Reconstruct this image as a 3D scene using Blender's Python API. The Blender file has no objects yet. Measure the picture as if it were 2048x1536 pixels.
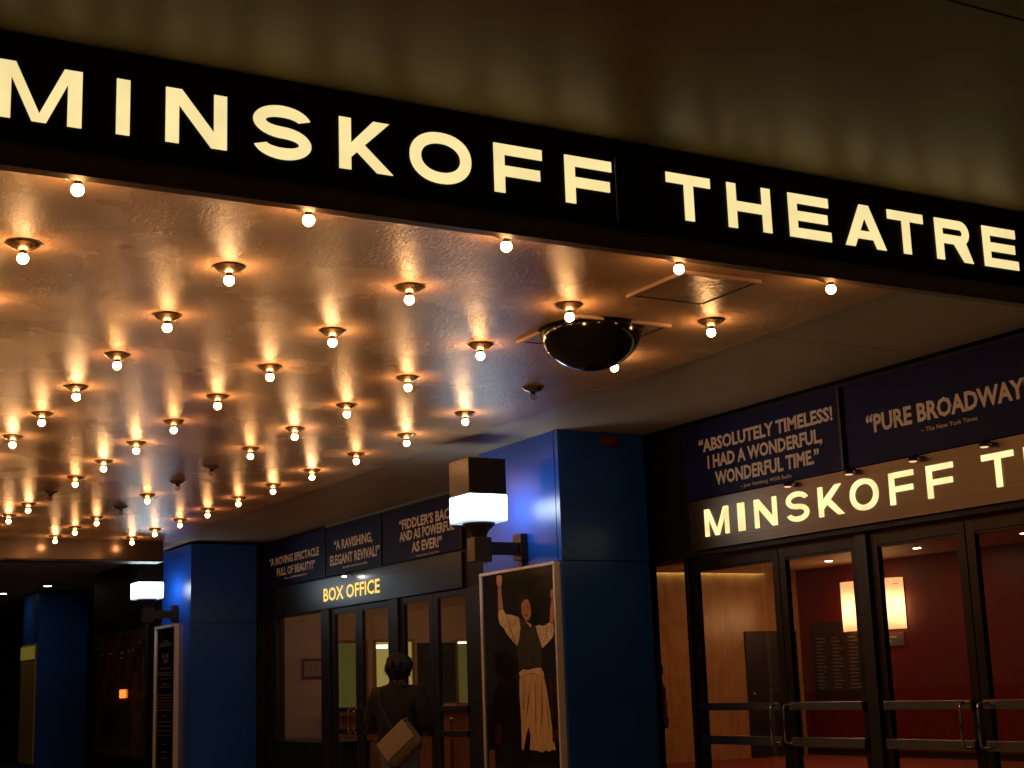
import bpy, bmesh, math, random
from mathutils import Vector, Matrix
random.seed(7)
S = 2.2          # metres per survey unit
EYE = 1.42       # eye height
sc = bpy.context.scene
COL = sc.collection

def W(x, y, z):
    return Vector((x * S, y * S, EYE + z * S))

# ------------------------------------------------------------ camera, world, light, exposure
cam = bpy.data.cameras.new('camera'); camo = bpy.data.objects.new('camera', cam); COL.objects.link(camo)
R = [[0.49060849593766037, 0.8707449656063202, -0.03326422380027434],
     [0.19008225686765642, -0.06968813274391325, 0.9792917337437117],
     [-0.8503952253734054, 0.4867717833090932, 0.19970275820879455]]
mw = Matrix(((R[0][0], R[1][0], -R[2][0], 0), (R[0][1], R[1][1], -R[2][1], 0), (R[0][2], R[1][2], -R[2][2], EYE), (0, 0, 0, 1)))
camo.matrix_world = mw
cam.sensor_width = 36; cam.sensor_fit = 'HORIZONTAL'; cam.lens = 36 * 2963.93 / 2048
cam.clip_start = 0.1; cam.clip_end = 500
sc.camera = camo
wd = bpy.data.worlds.new('World'); sc.world = wd; wd.use_nodes = True
nt = wd.node_tree; bg = nt.nodes['Background']
bg.inputs[0].default_value = (0.62, 0.44, 0.26, 1); bg.inputs[1].default_value = 0.042
sc.view_settings.view_transform = 'Standard'; sc.view_settings.look = 'None'
sc.view_settings.exposure = 0.0; sc.view_settings.gamma = 1.0; sc.view_settings.use_curve_mapping = False
sc.cycles.use_denoising = True
sc.cycles.use_light_tree = True
sc.cycles.sample_clamp_indirect = 3.0
sc.cycles.max_bounces = 7; sc.cycles.transparent_max_bounces = 16

# ------------------------------------------------------------ materials
def mat(name, col, rough=0.5, metal=0.0, nscale=0, namt=0.15, bump=0.0, bscale=60, emit=None, estr=0, spec=0.5, coat=0, stretch=(1, 1, 1), bdist=0.01):
    m = bpy.data.materials.new(name); m.use_nodes = True
    n = m.node_tree.nodes; l = m.node_tree.links; b = n['Principled BSDF']
    b.inputs['Base Color'].default_value = (*col, 1); b.inputs['Roughness'].default_value = rough
    b.inputs['Metallic'].default_value = metal; b.inputs['Specular IOR Level'].default_value = spec
    b.inputs['Coat Weight'].default_value = coat
    if emit: b.inputs['Emission Color'].default_value = (*emit, 1); b.inputs['Emission Strength'].default_value = estr
    if nscale or bump:
        tc = n.new('ShaderNodeTexCoord'); mp = n.new('ShaderNodeMapping'); mp.inputs['Scale'].default_value = stretch
        l.new(tc.outputs['Object'], mp.inputs['Vector'])
    if nscale:
        t = n.new('ShaderNodeTexNoise'); t.inputs['Scale'].default_value = nscale; t.inputs['Detail'].default_value = 6
        l.new(mp.outputs[0], t.inputs['Vector'])
        r = n.new('ShaderNodeValToRGB')
        r.color_ramp.elements[0].position = 0.3; r.color_ramp.elements[1].position = 0.7
        r.color_ramp.elements[0].color = (*[c * (1 - namt) for c in col], 1)
        r.color_ramp.elements[1].color = (*[min(1, c * (1 + namt)) for c in col], 1)
        l.new(t.outputs['Fac'], r.inputs[0]); l.new(r.outputs[0], b.inputs['Base Color'])
        mr = n.new('ShaderNodeMapRange'); mr.inputs['To Min'].default_value = max(0.03, rough * 0.85); mr.inputs['To Max'].default_value = min(1, rough * 1.15)
        l.new(t.outputs['Fac'], mr.inputs['Value']); l.new(mr.outputs[0], b.inputs['Roughness'])
    if bump:
        t2 = n.new('ShaderNodeTexNoise'); t2.inputs['Scale'].default_value = bscale; t2.inputs['Detail'].default_value = 4
        l.new(mp.outputs[0], t2.inputs['Vector'])
        bp = n.new('ShaderNodeBump'); bp.inputs['Strength'].default_value = bump; bp.inputs['Distance'].default_value = bdist
        l.new(t2.outputs['Fac'], bp.inputs['Height']); l.new(bp.outputs[0], b.inputs['Normal'])
    return m

def ceiling_mat(name, col, rough, fine, coarse, spec=0.5, fs=70, fd=0.004):
    m = mat(name, col, rough, nscale=0.9, namt=0.14, spec=spec)
    n = m.node_tree.nodes; l = m.node_tree.links; b = n['Principled BSDF']
    tc = n.new('ShaderNodeTexCoord'); mp = n.new('ShaderNodeMapping'); mp.inputs['Scale'].default_value = (0.6, 1.0, 1)
    l.new(tc.outputs['Object'], mp.inputs['Vector'])
    a = n.new('ShaderNodeTexNoise'); a.inputs['Scale'].default_value = fs; a.inputs['Detail'].default_value = 5; a.inputs['Roughness'].default_value = 0.65
    c = n.new('ShaderNodeTexNoise'); c.inputs['Scale'].default_value = 5; c.inputs['Detail'].default_value = 5; c.inputs['Distortion'].default_value = 0.8
    l.new(mp.outputs[0], a.inputs['Vector']); l.new(mp.outputs[0], c.inputs['Vector'])
    b1 = n.new('ShaderNodeBump'); b1.inputs['Strength'].default_value = fine; b1.inputs['Distance'].default_value = fd
    b2 = n.new('ShaderNodeBump'); b2.inputs['Strength'].default_value = coarse; b2.inputs['Distance'].default_value = 0.02
    l.new(a.outputs['Fac'], b1.inputs['Height']); l.new(c.outputs['Fac'], b2.inputs['Height'])
    l.new(b2.outputs[0], b1.inputs['Normal']); l.new(b1.outputs[0], b.inputs['Normal'])
    return m

def emat(name, col, st):
    m = bpy.data.materials.new(name); m.use_nodes = True; n = m.node_tree.nodes; l = m.node_tree.links
    n.remove(n['Principled BSDF']); e = n.new('ShaderNodeEmission'); e.inputs[0].default_value = (*col, 1); e.inputs[1].default_value = st
    l.new(e.outputs[0], n['Material Output'].inputs[0]); return m

def lens_mat(name, col, st, pulse=0.25, scale=3, axis_falloff=None):
    """lamp diffuser: emission that is strongest near the tube inside, in object space"""
    m = emat(name, col, st); n = m.node_tree.nodes; l = m.node_tree.links; e = [k for k in n if k.type == 'EMISSION'][0]
    tc = n.new('ShaderNodeTexCoord'); t = n.new('ShaderNodeTexNoise'); t.inputs['Scale'].default_value = scale
    l.new(tc.outputs['Object'], t.inputs['Vector'])
    mr = n.new('ShaderNodeMapRange'); mr.inputs['From Min'].default_value = 0.3; mr.inputs['From Max'].default_value = 0.7
    mr.inputs['To Min'].default_value = st * (1 - pulse); mr.inputs['To Max'].default_value = st * (1 + pulse)
    l.new(t.outputs['Fac'], mr.inputs['Value']); out = mr.outputs[0]
    if axis_falloff:
        z0, half, low, p = axis_falloff
        sx = n.new('ShaderNodeSeparateXYZ'); l.new(tc.outputs['Object'], sx.inputs[0])
        s1 = n.new('ShaderNodeMath'); s1.operation = 'SUBTRACT'; l.new(sx.outputs[2], s1.inputs[0]); s1.inputs[1].default_value = z0
        s2 = n.new('ShaderNodeMath'); s2.operation = 'ABSOLUTE'; l.new(s1.outputs[0], s2.inputs[0])
        m2 = n.new('ShaderNodeMapRange'); m2.interpolation_type = 'SMOOTHSTEP'; m2.inputs['From Min'].default_value = 0; m2.inputs['From Max'].default_value = half
        m2.inputs['To Min'].default_value = 1; m2.inputs['To Max'].default_value = low
        l.new(s2.outputs[0], m2.inputs['Value'])
        mu = n.new('ShaderNodeMath'); mu.operation = 'MULTIPLY'; l.new(out, mu.inputs[0]); l.new(m2.outputs[0], mu.inputs[1]); out = mu.outputs[0]
    l.new(out, e.inputs[1]); return m

def glass_mat(name, tint=(0.9, 0.92, 0.9)):
    m = bpy.data.materials.new(name); m.use_nodes = True; n = m.node_tree.nodes; l = m.node_tree.links
    n.remove(n['Principled BSDF'])
    t = n.new('ShaderNodeBsdfTransparent'); t.inputs[0].default_value = (*tint, 1)
    g = n.new('ShaderNodeBsdfGlossy'); g.inputs['Roughness'].default_value = 0.02; g.inputs[0].default_value = (0.9, 0.9, 0.9, 1)
    lw = n.new('ShaderNodeLayerWeight'); lw.inputs[0].default_value = 0.5
    pw = n.new('ShaderNodeMath'); pw.operation = 'POWER'; l.new(lw.outputs['Facing'], pw.inputs[0]); pw.inputs[1].default_value = 4.0
    fr = n.new('ShaderNodeMath'); fr.operation = 'MULTIPLY_ADD'; l.new(pw.outputs[0], fr.inputs[0]); fr.inputs[1].default_value = 0.9; fr.inputs[2].default_value = 0.06
    mx = n.new('ShaderNodeMixShader'); l.new(fr.outputs[0], mx.inputs[0]); l.new(t.outputs[0], mx.inputs[1]); l.new(g.outputs[0], mx.inputs[2])
    l.new(mx.outputs[0], n['Material Output'].inputs[0]); return m

M = dict(
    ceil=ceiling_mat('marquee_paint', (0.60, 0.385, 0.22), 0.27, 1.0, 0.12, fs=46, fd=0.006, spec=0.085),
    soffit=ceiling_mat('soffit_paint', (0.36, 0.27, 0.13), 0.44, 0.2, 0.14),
    strip=ceiling_mat('plain_soffit_paint', (0.52, 0.38, 0.25), 0.5, 0.15, 0.05),
    black=mat('black_panel', (0.008, 0.0065, 0.006), 0.5, nscale=3, bump=0.05, bscale=40, spec=0.25),
    trim=mat('dark_bronze_trim', (0.26, 0.18, 0.12), 0.5, 0.0, nscale=4, bump=0.03),
    beam=mat('dark_lacquered_beam', (0.07, 0.045, 0.03), 0.22, 0.6, nscale=3, bump=0.06, bscale=9),
    blue=mat('blue_enamel', (0.010, 0.078, 0.44), 0.30, nscale=1.2, namt=0.15, bump=0.05, bscale=2.2, spec=0.4),
    seam=mat('dark_joint', (0.01, 0.012, 0.02), 0.8),
    steel=mat('brushed_bronze_steel', (0.10, 0.075, 0.054), 0.33, 0.95, nscale=40, namt=0.12, bump=0.10, bscale=60, stretch=(0.02, 1, 1)),
    steeldark=mat('brushed_dark_steel', (0.016, 0.014, 0.012), 0.3, 0.5, nscale=40, namt=0.12, bump=0.10, bscale=60, stretch=(0.02, 1, 1)),
    frame=mat('door_bronze', (0.030, 0.021, 0.015), 0.42, 0.8, nscale=12, bump=0.03),
    dframe=mat('dark_door_bronze', (0.012, 0.009, 0.0075), 0.45, 0.2, nscale=12),
    rail=mat('satin_steel', (0.36, 0.34, 0.32), 0.25, 1.0, nscale=30, namt=0.1),
    chrome=mat('polished_steel', (0.8, 0.78, 0.74), 0.1, 1.0),
    navy=mat('navy_print', (0.006, 0.009, 0.085), 0.5, nscale=2.5, namt=0.2, spec=0.12),
    tan=mat('tan_print', (0.85, 0.77, 0.75), 0.5, nscale=60, namt=0.06),
    tansm=mat('pale_print', (0.75, 0.58, 0.50), 0.5),
    cream=mat('cream_stone', (0.56, 0.29, 0.11), 0.22, nscale=6, namt=0.16, bump=0.04, bscale=20, stretch=(1, 1, 0.45)),
    cream2=mat('lobby_plaster', (0.62, 0.42, 0.29), 0.5, nscale=5, namt=0.08),
    lceil=mat('lobby_ceiling_paint', (0.55, 0.36, 0.22), 0.6, nscale=2),
    red=mat('red_wall', (0.19, 0.006, 0.009), 0.45, nscale=6, namt=0.2, bump=0.1, bscale=120),
    carpet=mat('red_carpet', (0.30, 0.035, 0.02), 0.95, nscale=40, namt=0.3, bump=0.6, bscale=300),
    base=mat('dark_skirting', (0.02, 0.008, 0.006), 0.4),
    wood=mat('orange_wood', (0.30, 0.12, 0.045), 0.35, nscale=5, namt=0.3, stretch=(1, 1, 0.15)),
    ddoor=mat('dark_steel_door', (0.03, 0.018, 0.012), 0.5, nscale=4),
    plaque=mat('plaque_bronze', (0.075, 0.04, 0.03), 0.4, 0.3, nscale=8),
    plaqtxt=mat('plaque_lettering', (0.30, 0.22, 0.15), 0.5),
    redframe=mat('red_wood_frame', (0.20, 0.02, 0.012), 0.4, nscale=20),
    paper=mat('pale_notice', (0.42, 0.30, 0.22), 0.7, nscale=10),
    pframe=mat('silver_poster_frame', (0.85, 0.74, 0.66), 0.4, 0.3, nscale=20, namt=0.08),
    pdark=mat('poster_black', (0.014, 0.009, 0.007), 0.14, nscale=2.5, namt=0.7, coat=0.6),
    pbrown=mat('poster_brown', (0.16, 0.07, 0.03), 0.12, nscale=4, namt=0.9, coat=0.5),
    ptext=mat('poster_text', (0.20, 0.13, 0.09), 0.3, nscale=30, namt=0.3),
    skinp=mat('print_skin', (0.55, 0.25, 0.15), 0.2, nscale=30, namt=0.2),
    shirtp=mat('print_cream_cloth', (0.74, 0.58, 0.40), 0.2, nscale=25, namt=0.28, stretch=(1, 1, 0.5)),
    apronp=mat('print_tan_cloth', (0.70, 0.47, 0.26), 0.2, nscale=20, namt=0.2, stretch=(2, 1, 0.2)),
    foldp=mat('print_cloth_fold', (0.19, 0.085, 0.03), 0.2),
    vestp=mat('print_grey_cloth', (0.055, 0.048, 0.04), 0.2, nscale=25, namt=0.3),
    hairp=mat('print_dark_hair', (0.022, 0.013, 0.009), 0.2, nscale=20, namt=0.4),
    redp=mat('print_dim_red', (0.055, 0.014, 0.01), 0.2, nscale=10, namt=0.5),
    dish=mat('bronze_dish', (0.30, 0.19, 0.10), 0.28, 0.9, nscale=20, namt=0.2),
    dome=mat('smoked_acrylic', (0.006, 0.005, 0.004), 0.12, spec=0.35),
    lampmetal=mat('lamp_bronze', (0.038, 0.027, 0.020), 0.30, 0.5, nscale=6, namt=0.2, bump=0.03),
    pave=mat('sidewalk_concrete', (0.24, 0.22, 0.20), 0.8, nscale=3, namt=0.25, bump=0.3, bscale=90),
    road=mat('asphalt', (0.05, 0.05, 0.052), 0.85, nscale=30, namt=0.4, bump=0.6, bscale=180),
    kerb=mat('granite_kerb', (0.3, 0.29, 0.28), 0.7, nscale=40, namt=0.3),
    glass=glass_mat('clear_glass', (0.86, 0.84, 0.80)),
    bulbglass=glass_mat('bulb_glass', (0.8, 0.75, 0.7)),
    conc=mat('building_stone', (0.14, 0.12, 0.10), 0.7, nscale=2),
    redbox=mat('red_alarm_plastic', (0.12, 0.01, 0.006), 0.4),
    jacket=mat('black_jacket_cloth', (0.009, 0.008, 0.009), 0.9, nscale=14, namt=0.35, bump=0.35, bscale=14, bdist=0.02),
    jeans=mat('grey_denim', (0.13, 0.14, 0.17), 0.9, nscale=60, namt=0.2, bump=0.2, bscale=100),
    skin=mat('skin', (0.42, 0.24, 0.17), 0.5, nscale=12, namt=0.08),
    hair=mat('dark_brown_hair', (0.008, 0.005, 0.004), 0.7, nscale=60, namt=0.5, bump=0.8, bscale=90, stretch=(1, 1, 0.3)),
    canvas=mat('tan_canvas', (0.40, 0.31, 0.25), 0.85, nscale=30, namt=0.12, bump=0.2, bscale=200),
    canvas2=mat('olive_canvas', (0.15, 0.11, 0.07), 0.85, nscale=30, namt=0.15, bump=0.2, bscale=200),
    strap=mat('dark_webbing', (0.02, 0.017, 0.015), 0.8),
    plaid=mat('dark_red_cloth', (0.10, 0.012, 0.010), 0.8, nscale=20, namt=0.6),
    shoe=mat('black_leather', (0.015, 0.013, 0.012), 0.4),
    brass=mat('brass', (0.55, 0.32, 0.12), 0.22, 0.95),
    rope=mat('dark_red_rope', (0.12, 0.015, 0.012), 0.8, nscale=60, namt=0.3),
    E_bulb=emat('lit_filament_glass', (1.0, 0.49, 0.18), 112),
    E_bulb_dim=emat('lit_old_bulb', (1.0, 0.45, 0.15), 88), E_bulb_new=emat('lit_new_bulb', (1.0, 0.52, 0.21), 130),
    E_letter=lens_mat('lit_cream_letter', (1.0, 0.80, 0.36), 0.98, 0.07, 5),
    E_letter2=lens_mat('lit_yellow_letter', (1.0, 0.79, 0.35), 1.25, 0.2, 7),
    E_box=emat('lit_amber_letter', (1.0, 0.62, 0.15), 1.35),
    E_lamp=lens_mat('frosted_white_lamp', (0.72, 0.88, 1.0), 19, 0.2, 3, axis_falloff=(0.50, 0.16, 0.03, 1)),
    E_down=emat('lit_downlight', (1.0, 0.66, 0.34), 155),
    E_down2=emat('lit_downlight_pale', (1.0, 0.86, 0.5), 40),
    E_cove=emat('cove_tube', (0.85, 0.85, 0.45), 7),
    E_tube=emat('office_tube', (0.95, 1.0, 0.75), 5.0),
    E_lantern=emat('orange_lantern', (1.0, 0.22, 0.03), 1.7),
)

def blind_mat(name, c1, c2, st, scale=55):
    m = emat(name, c1, st); n = m.node_tree.nodes; l = m.node_tree.links; e = [k for k in n if k.type == 'EMISSION'][0]
    tc = n.new('ShaderNodeTexCoord'); mp = n.new('ShaderNodeMapping'); l.new(tc.outputs['Object'], mp.inputs[0])
    w = n.new('ShaderNodeTexWave'); w.bands_direction = 'Z'; w.inputs['Scale'].default_value = scale; l.new(mp.outputs[0], w.inputs[0])
    r = n.new('ShaderNodeMix'); r.data_type = 'RGBA'; r.inputs[6].default_value = (*c1, 1); r.inputs[7].default_value = (*c2, 1)
    l.new(w.outputs['Fac'], r.inputs[0]); l.new(r.outputs[2], e.inputs[0]); return m
M['blind'] = blind_mat('lit_blinds', (0.62, 0.50, 0.11), (0.30, 0.26, 0.06), 0.22, 22)
M['ylw'] = emat('lit_office_room', (0.85, 0.66, 0.18), 0.55)
M['sconce'] = lens_mat('sconce_parchment', (1.0, 0.50, 0.20), 6.5, 0.10, 6, axis_falloff=(-0.06, 0.42, 0.24, 1))

# ------------------------------------------------------------ mesh helpers
def link(o, parent=None):
    COL.objects.link(o)
    if parent: o.parent = parent
    return o

def thing(name, label, cat, loc=(0, 0, 0), group=None, rotz=0):
    o = bpy.data.objects.new(name, None); o.empty_display_size = 0.1; COL.objects.link(o)
    o.location = loc; o.rotation_euler = (0, 0, rotz); o['label'] = label; o['category'] = cat
    if group: o['group'] = group
    return o

def tag(o, label, cat, group=None):
    o['label'] = label; o['category'] = cat
    if group: o['group'] = group
    return o

def structure(o):
    o['kind'] = 'structure'; return o

class MB:
    def __init__(s): s.v = []; s.f = []
    def add(s, vs, fs):
        b = len(s.v); s.v += [Vector(v) for v in vs]; s.f += [[b + i for i in f] for f in fs]; return s
    def box(s, a, b):
        x0, y0, z0 = [min(a[i], b[i]) for i in range(3)]; x1, y1, z1 = [max(a[i], b[i]) for i in range(3)]
        return s.add([(x0, y0, z0), (x1, y0, z0), (x1, y1, z0), (x0, y1, z0), (x0, y0, z1), (x1, y0, z1), (x1, y1, z1), (x0, y1, z1)],
                     [(0, 3, 2, 1), (4, 5, 6, 7), (0, 1, 5, 4), (1, 2, 6, 5), (2, 3, 7, 6), (3, 0, 4, 7)])
    def ub(s, x0, x1, y0, y1, z0, z1):        # box in survey units
        return s.box(W(x0, y0, z0), W(x1, y1, z1))
    def lathe(s, prof, n=20, c=(0, 0, 0)):
        vs = []; fs = []
        for r, z in prof:
            for k in range(n):
                a = 2 * math.pi * k / n; vs.append((c[0] + r * math.cos(a), c[1] + r * math.sin(a), c[2] + z))
        for i in range(len(prof) - 1):
            for k in range(n):
                k2 = (k + 1) % n; fs.append((i * n + k, i * n + k2, (i + 1) * n + k2, (i + 1) * n + k))
        if prof[0][0] > 1e-4: fs.append(tuple(range(n))[::-1])
        if prof[-1][0] > 1e-4: fs.append(tuple((len(prof) - 1) * n + k for k in range(n)))
        return s.add(vs, fs)
    def tube(s, pts, r, n=10):
        pts = [Vector(p) for p in pts]; vs = []; fs = []
        for i, p in enumerate(pts):
            d = (pts[min(i + 1, len(pts) - 1)] - pts[max(i - 1, 0)]).normalized()
            up = Vector((0, 0, 1)) if abs(d.z) < 0.9 else Vector((1, 0, 0))
            a = d.cross(up).normalized(); b = d.cross(a).normalized()
            for k in range(n):
                t = 2 * math.pi * k / n; vs.append(p + a * r * math.cos(t) + b * r * math.sin(t))
        for i in range(len(pts) - 1):
            for k in range(n):
                k2 = (k + 1) % n; fs.append((i * n + k, i * n + k2, (i + 1) * n + k2, (i + 1) * n + k))
        fs.append(tuple(range(n))[::-1]); fs.append(tuple((len(pts) - 1) * n + k for k in range(n)))
        return s.add(vs, fs)
    def poly(s, pts):
        return s.add(pts, [tuple(range(len(pts)))])
    def build(s, name, material, parent=None, bevel=0, smooth=False, origin=None):
        """vertices are in world space; the object's origin goes to the parent thing's location (or origin)"""
        off = Vector((0, 0, 0))
        if origin is not None: off = Vector(origin)
        me = bpy.data.meshes.new(name); me.from_pydata([tuple(v - off) for v in s.v], [], s.f); me.validate()
        bm = bmesh.new(); bm.from_mesh(me); bmesh.ops.recalc_face_normals(bm, faces=bm.faces); bm.to_mesh(me); bm.free()
        me.materials.append(material)
        o = bpy.data.objects.new(name, me); link(o, parent)
        if origin is not None and parent is None: o.location = off
        if smooth:
            for p in me.polygons: p.use_smooth = True
        if bevel:
            bv = o.modifiers.new('bevel', 'BEVEL'); bv.width = bevel; bv.segments = 2; bv.limit_method = 'ANGLE'
        return o

def base_of(x, y, z=None): return W(x, y, z) if z is not None else Vector((x * S, y * S, 0))

def part(name, material, root, mb, bevel=0, smooth=False):
    """part whose vertices are given in world space, under a thing (or a part) placed anywhere"""
    r = root; off = Vector((0, 0, 0))
    while r is not None: off += r.location; r = r.parent
    return mb.build(name, material, root, bevel, smooth, origin=off)

def ubox(*a): return MB().ub(*a)

# glyph outlines -----------------------------------------------------------
def ell(cx, cy, rx, ry, a0, a1, n, p=2.0):
    out = []
    for i in range(n + 1):
        a = math.radians(a0 + (a1 - a0) * i / n); c, q = math.cos(a), math.sin(a)
        out.append((cx + rx * math.copysign(abs(c) ** (2 / p), c), cy + ry * math.copysign(abs(q) ** (2 / p), q)))
    return out

def glyph(ch, w, h, t):
    th = t * 0.93
    if ch == 'I': return [[(0, 0), (0, h), (w, h), (w, 0)]]
    if ch == 'F': return [[(0, 0), (0, h), (w, h), (w, h - th), (t, h - th), (t, h * .56), (w * .95, h * .56), (w * .95, h * .56 - th), (t, h * .56 - th), (t, 0)]]
    if ch == 'E': return [[(0, 0), (0, h), (w * .97, h), (w * .97, h - th), (t, h - th), (t, h * .5 + th / 2), (w * .93, h * .5 + th / 2), (w * .93, h * .5 - th / 2), (t, h * .5 - th / 2), (t, th), (w, th), (w, 0)]]
    if ch == 'T': return [[(w / 2 - t / 2, 0), (w / 2 - t / 2, h - th), (0, h - th), (0, h), (w, h), (w, h - th), (w / 2 + t / 2, h - th), (w / 2 + t / 2, 0)]]
    if ch == 'H': return [[(0, 0), (0, h), (t, h), (t, h / 2 + th / 2), (w - t, h / 2 + th / 2), (w - t, h), (w, h), (w, 0), (w - t, 0), (w - t, h / 2 - th / 2), (t, h / 2 - th / 2), (t, 0)]]
    if ch == 'M':
        s = 1.28 * t; q = .5 * t; hm = .74 * h; b = h - (w / 2 - s) * hm / (w / 2 - q - t)
        return [[(0, 0), (0, h), (s, h), (w / 2, b), (w - s, h), (w, h), (w, 0), (w - t, 0), (w - t, hm), (w / 2 + q, 0), (w / 2 - q, 0), (t, hm), (t, 0)]]
    if ch == 'N':
        s = 1.2 * t; y1 = .29 * h
        return [[(0, 0), (0, h), (s, h), (w - t, y1), (w - t, h), (w, h), (w, 0), (w - s, 0), (t, h - y1), (t, 0)]]
    if ch == 'K':
        k = (h - .24 * h) / (w - .06 * w - t); jx = .47 * w; lx = .33 * w
        return [[(0, 0), (0, h), (t, h), (t, .52 * h), (w * .94 - 1.42 * t, h), (w * .94, h), (jx, .24 * h + (jx - t) * k), (w, 0), (w - 1.38 * t, 0), (lx, .24 * h + (lx - t) * k), (t, .24 * h), (t, 0)]]
    if ch == 'A':
        a = .58 * t; f = 1.18 * t; xl = lambda y: f + (w / 2 - a) * y / h
        y1 = .2 * h; y2 = y1 + .85 * th; y3 = (w / 2 - f) * h / (w / 2 - a)
        return [[(0, 0), (w / 2 - a, h), (w / 2 + a, h), (w, 0), (w - f, 0), (w - xl(y1), y1), (xl(y1), y1), (f, 0)],
                [(xl(y2), y2), (w - xl(y2), y2), (w / 2, min(y3, h - .9 * t))]]
    if ch == 'O':
        return [ell(w / 2, h / 2, w / 2, h / 2 + .01 * h, 0, 360, 40, 2.15)[:-1], ell(w / 2, h / 2, w / 2 - t, h / 2 - th + .01 * h, 0, 360, 40, 2.1)[:-1]]
    if ch == 'R':
        yb = .41 * h; r = (h - yb) / 2; ri = r - th; cx = w * .93 - r
        return [[(0, 0), (0, h)] + ell(cx, h - r, r, r, 90, -55, 12) + [(w, 0), (w - 1.25 * t, 0), (w * .5, yb), (t, yb), (t, 0)],
                [(t, h - th)] + ell(cx, h - r, ri, ri, 90, -90, 10) + [(t, yb + th)]]
    if ch == 'S':
        ry = (h + .02 * h - th) / 4; rx = (w - t) / 2; cu_ = h + .01 * h - th / 2 - ry; cl_ = th / 2 - .01 * h + ry; L = []; Rr = []
        for i in range(25):
            a = math.radians(16 + (262 - 16) * i / 24); c, q = math.cos(a), math.sin(a)
            L.append((w / 2 + (rx - t / 2) * c, cu_ + (ry - th / 2) * q)); Rr.append((w / 2 + (rx + t / 2) * c, cu_ + (ry + th / 2) * q))
        for i in range(25):
            a = math.radians(82 - (262 - 16) * i / 24); c, q = math.cos(a), math.sin(a)
            L.append((w / 2 + (rx + t / 2) * c, cl_ + (ry + th / 2) * q)); Rr.append((w / 2 + (rx - t / 2) * c, cl_ + (ry - th / 2) * q))
        return [L + Rr[::-1]]

def glyph_mesh(loops, depth):
    cu = bpy.data.curves.new('glyph', 'CURVE'); cu.dimensions = '2D'; cu.fill_mode = 'BOTH'; cu.extrude = depth / 2
    for lp in loops:
        sp = cu.splines.new('POLY'); sp.points.add(len(lp) - 1); sp.use_cyclic_u = True
        for i, p in enumerate(lp): sp.points[i].co = (p[0], p[1], 0, 1)
    o = bpy.data.objects.new('glyph', cu); me = bpy.data.meshes.new_from_object(o)
    bpy.data.objects.remove(o); bpy.data.curves.remove(cu); return me

CAP = {}
def cap_of(bold):
    cu = bpy.data.curves.new('t', 'FONT'); cu.body = 'H'; cu.size = 1; cu.offset = bold
    o = bpy.data.objects.new('t', cu); me = bpy.data.meshes.new_from_object(o)
    r = [tuple(v.co) for v in me.vertices]; bpy.data.objects.remove(o); bpy.data.curves.remove(cu); bpy.data.meshes.remove(me); return r

def text_mesh(txt, x0, x1, h, bold=0.0, depth=0.002):
    """text fitted to a width x0..x1 and a capital height h, in metres, in its own xy plane"""
    cu = bpy.data.curves.new('t', 'FONT'); cu.body = txt; cu.size = 1; cu.extrude = 0.0; cu.offset = bold; cu.resolution_u = 2
    o = bpy.data.objects.new('t', cu); me = bpy.data.meshes.new_from_object(o)
    bpy.data.objects.remove(o); bpy.data.curves.remove(cu)
    xs = [v.co.x for v in me.vertices]; a, b = min(xs), max(xs)
    cap = CAP.get(bold) or CAP.setdefault(bold, max(v[1] for v in cap_of(bold)))
    for v in me.vertices:
        v.co.x = (v.co.x - a) / (b - a) * (x1 - x0); v.co.y = v.co.y / cap * h; v.co.z = 0
    return me

def place_flat(me, name, material, root, origin, xdir, zdir=Vector((0, 0, 1))):
    """put a mesh made in the xy plane onto a vertical surface: x runs along xdir, y goes up"""
    xd = Vector(xdir).normalized(); nrm = xd.cross(zdir)
    r = root; off = Vector((0, 0, 0))
    while r is not None: off += r.location; r = r.parent
    for v in me.vertices:
        v.co = Vector(origin) + xd * v.co.x + zdir * v.co.y + nrm * v.co.z - off
    me.name = name; me.materials.clear(); me.materials.append(material)
    return link(bpy.data.objects.new(name, me), root)

# ------------------------------------------------------------ the setting
mb = ubox(-30, 8, -1.4, 3.57, -.72, -EYE / S); structure(mb.build('sidewalk', M['pave']))
g = MB().add([(-120, -120, -0.132), (60, -120, -0.132), (60, -3.4, -0.132), (-120, -3.4, -0.132)], [(0, 1, 2, 3)]); structure(g.build('road', M['road']))
structure(MB().box((-66, -3.4, -0.14), (18, -3.1, 0.004)).build('kerb', M['kerb']))
structure(MB().add([(-200, -200, -1.6), (200, -200, -1.6), (200, 200, -1.6), (-200, 200, -1.6)], [(0, 1, 2, 3)]).build('ground', M['road']))

# upper soffit of the building above the marquee
sf = MB()
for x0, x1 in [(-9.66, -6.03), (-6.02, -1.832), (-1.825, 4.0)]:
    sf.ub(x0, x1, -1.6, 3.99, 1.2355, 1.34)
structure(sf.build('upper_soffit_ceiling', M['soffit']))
structure(ubox(-19.5, 4.0, -1.6, 3.99, 1.342, 1.5).build('soffit_backing', M['black']))
structure(ubox(-19.5, -9.67, -1.6, 3.99, 1.03, 1.2).build('far_ceiling', M['lceil']))
structure(ubox(-19.7, -19.52, -1.6, 3.99, -.645, 1.5).build('far_end_wall', M['black']))

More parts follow.
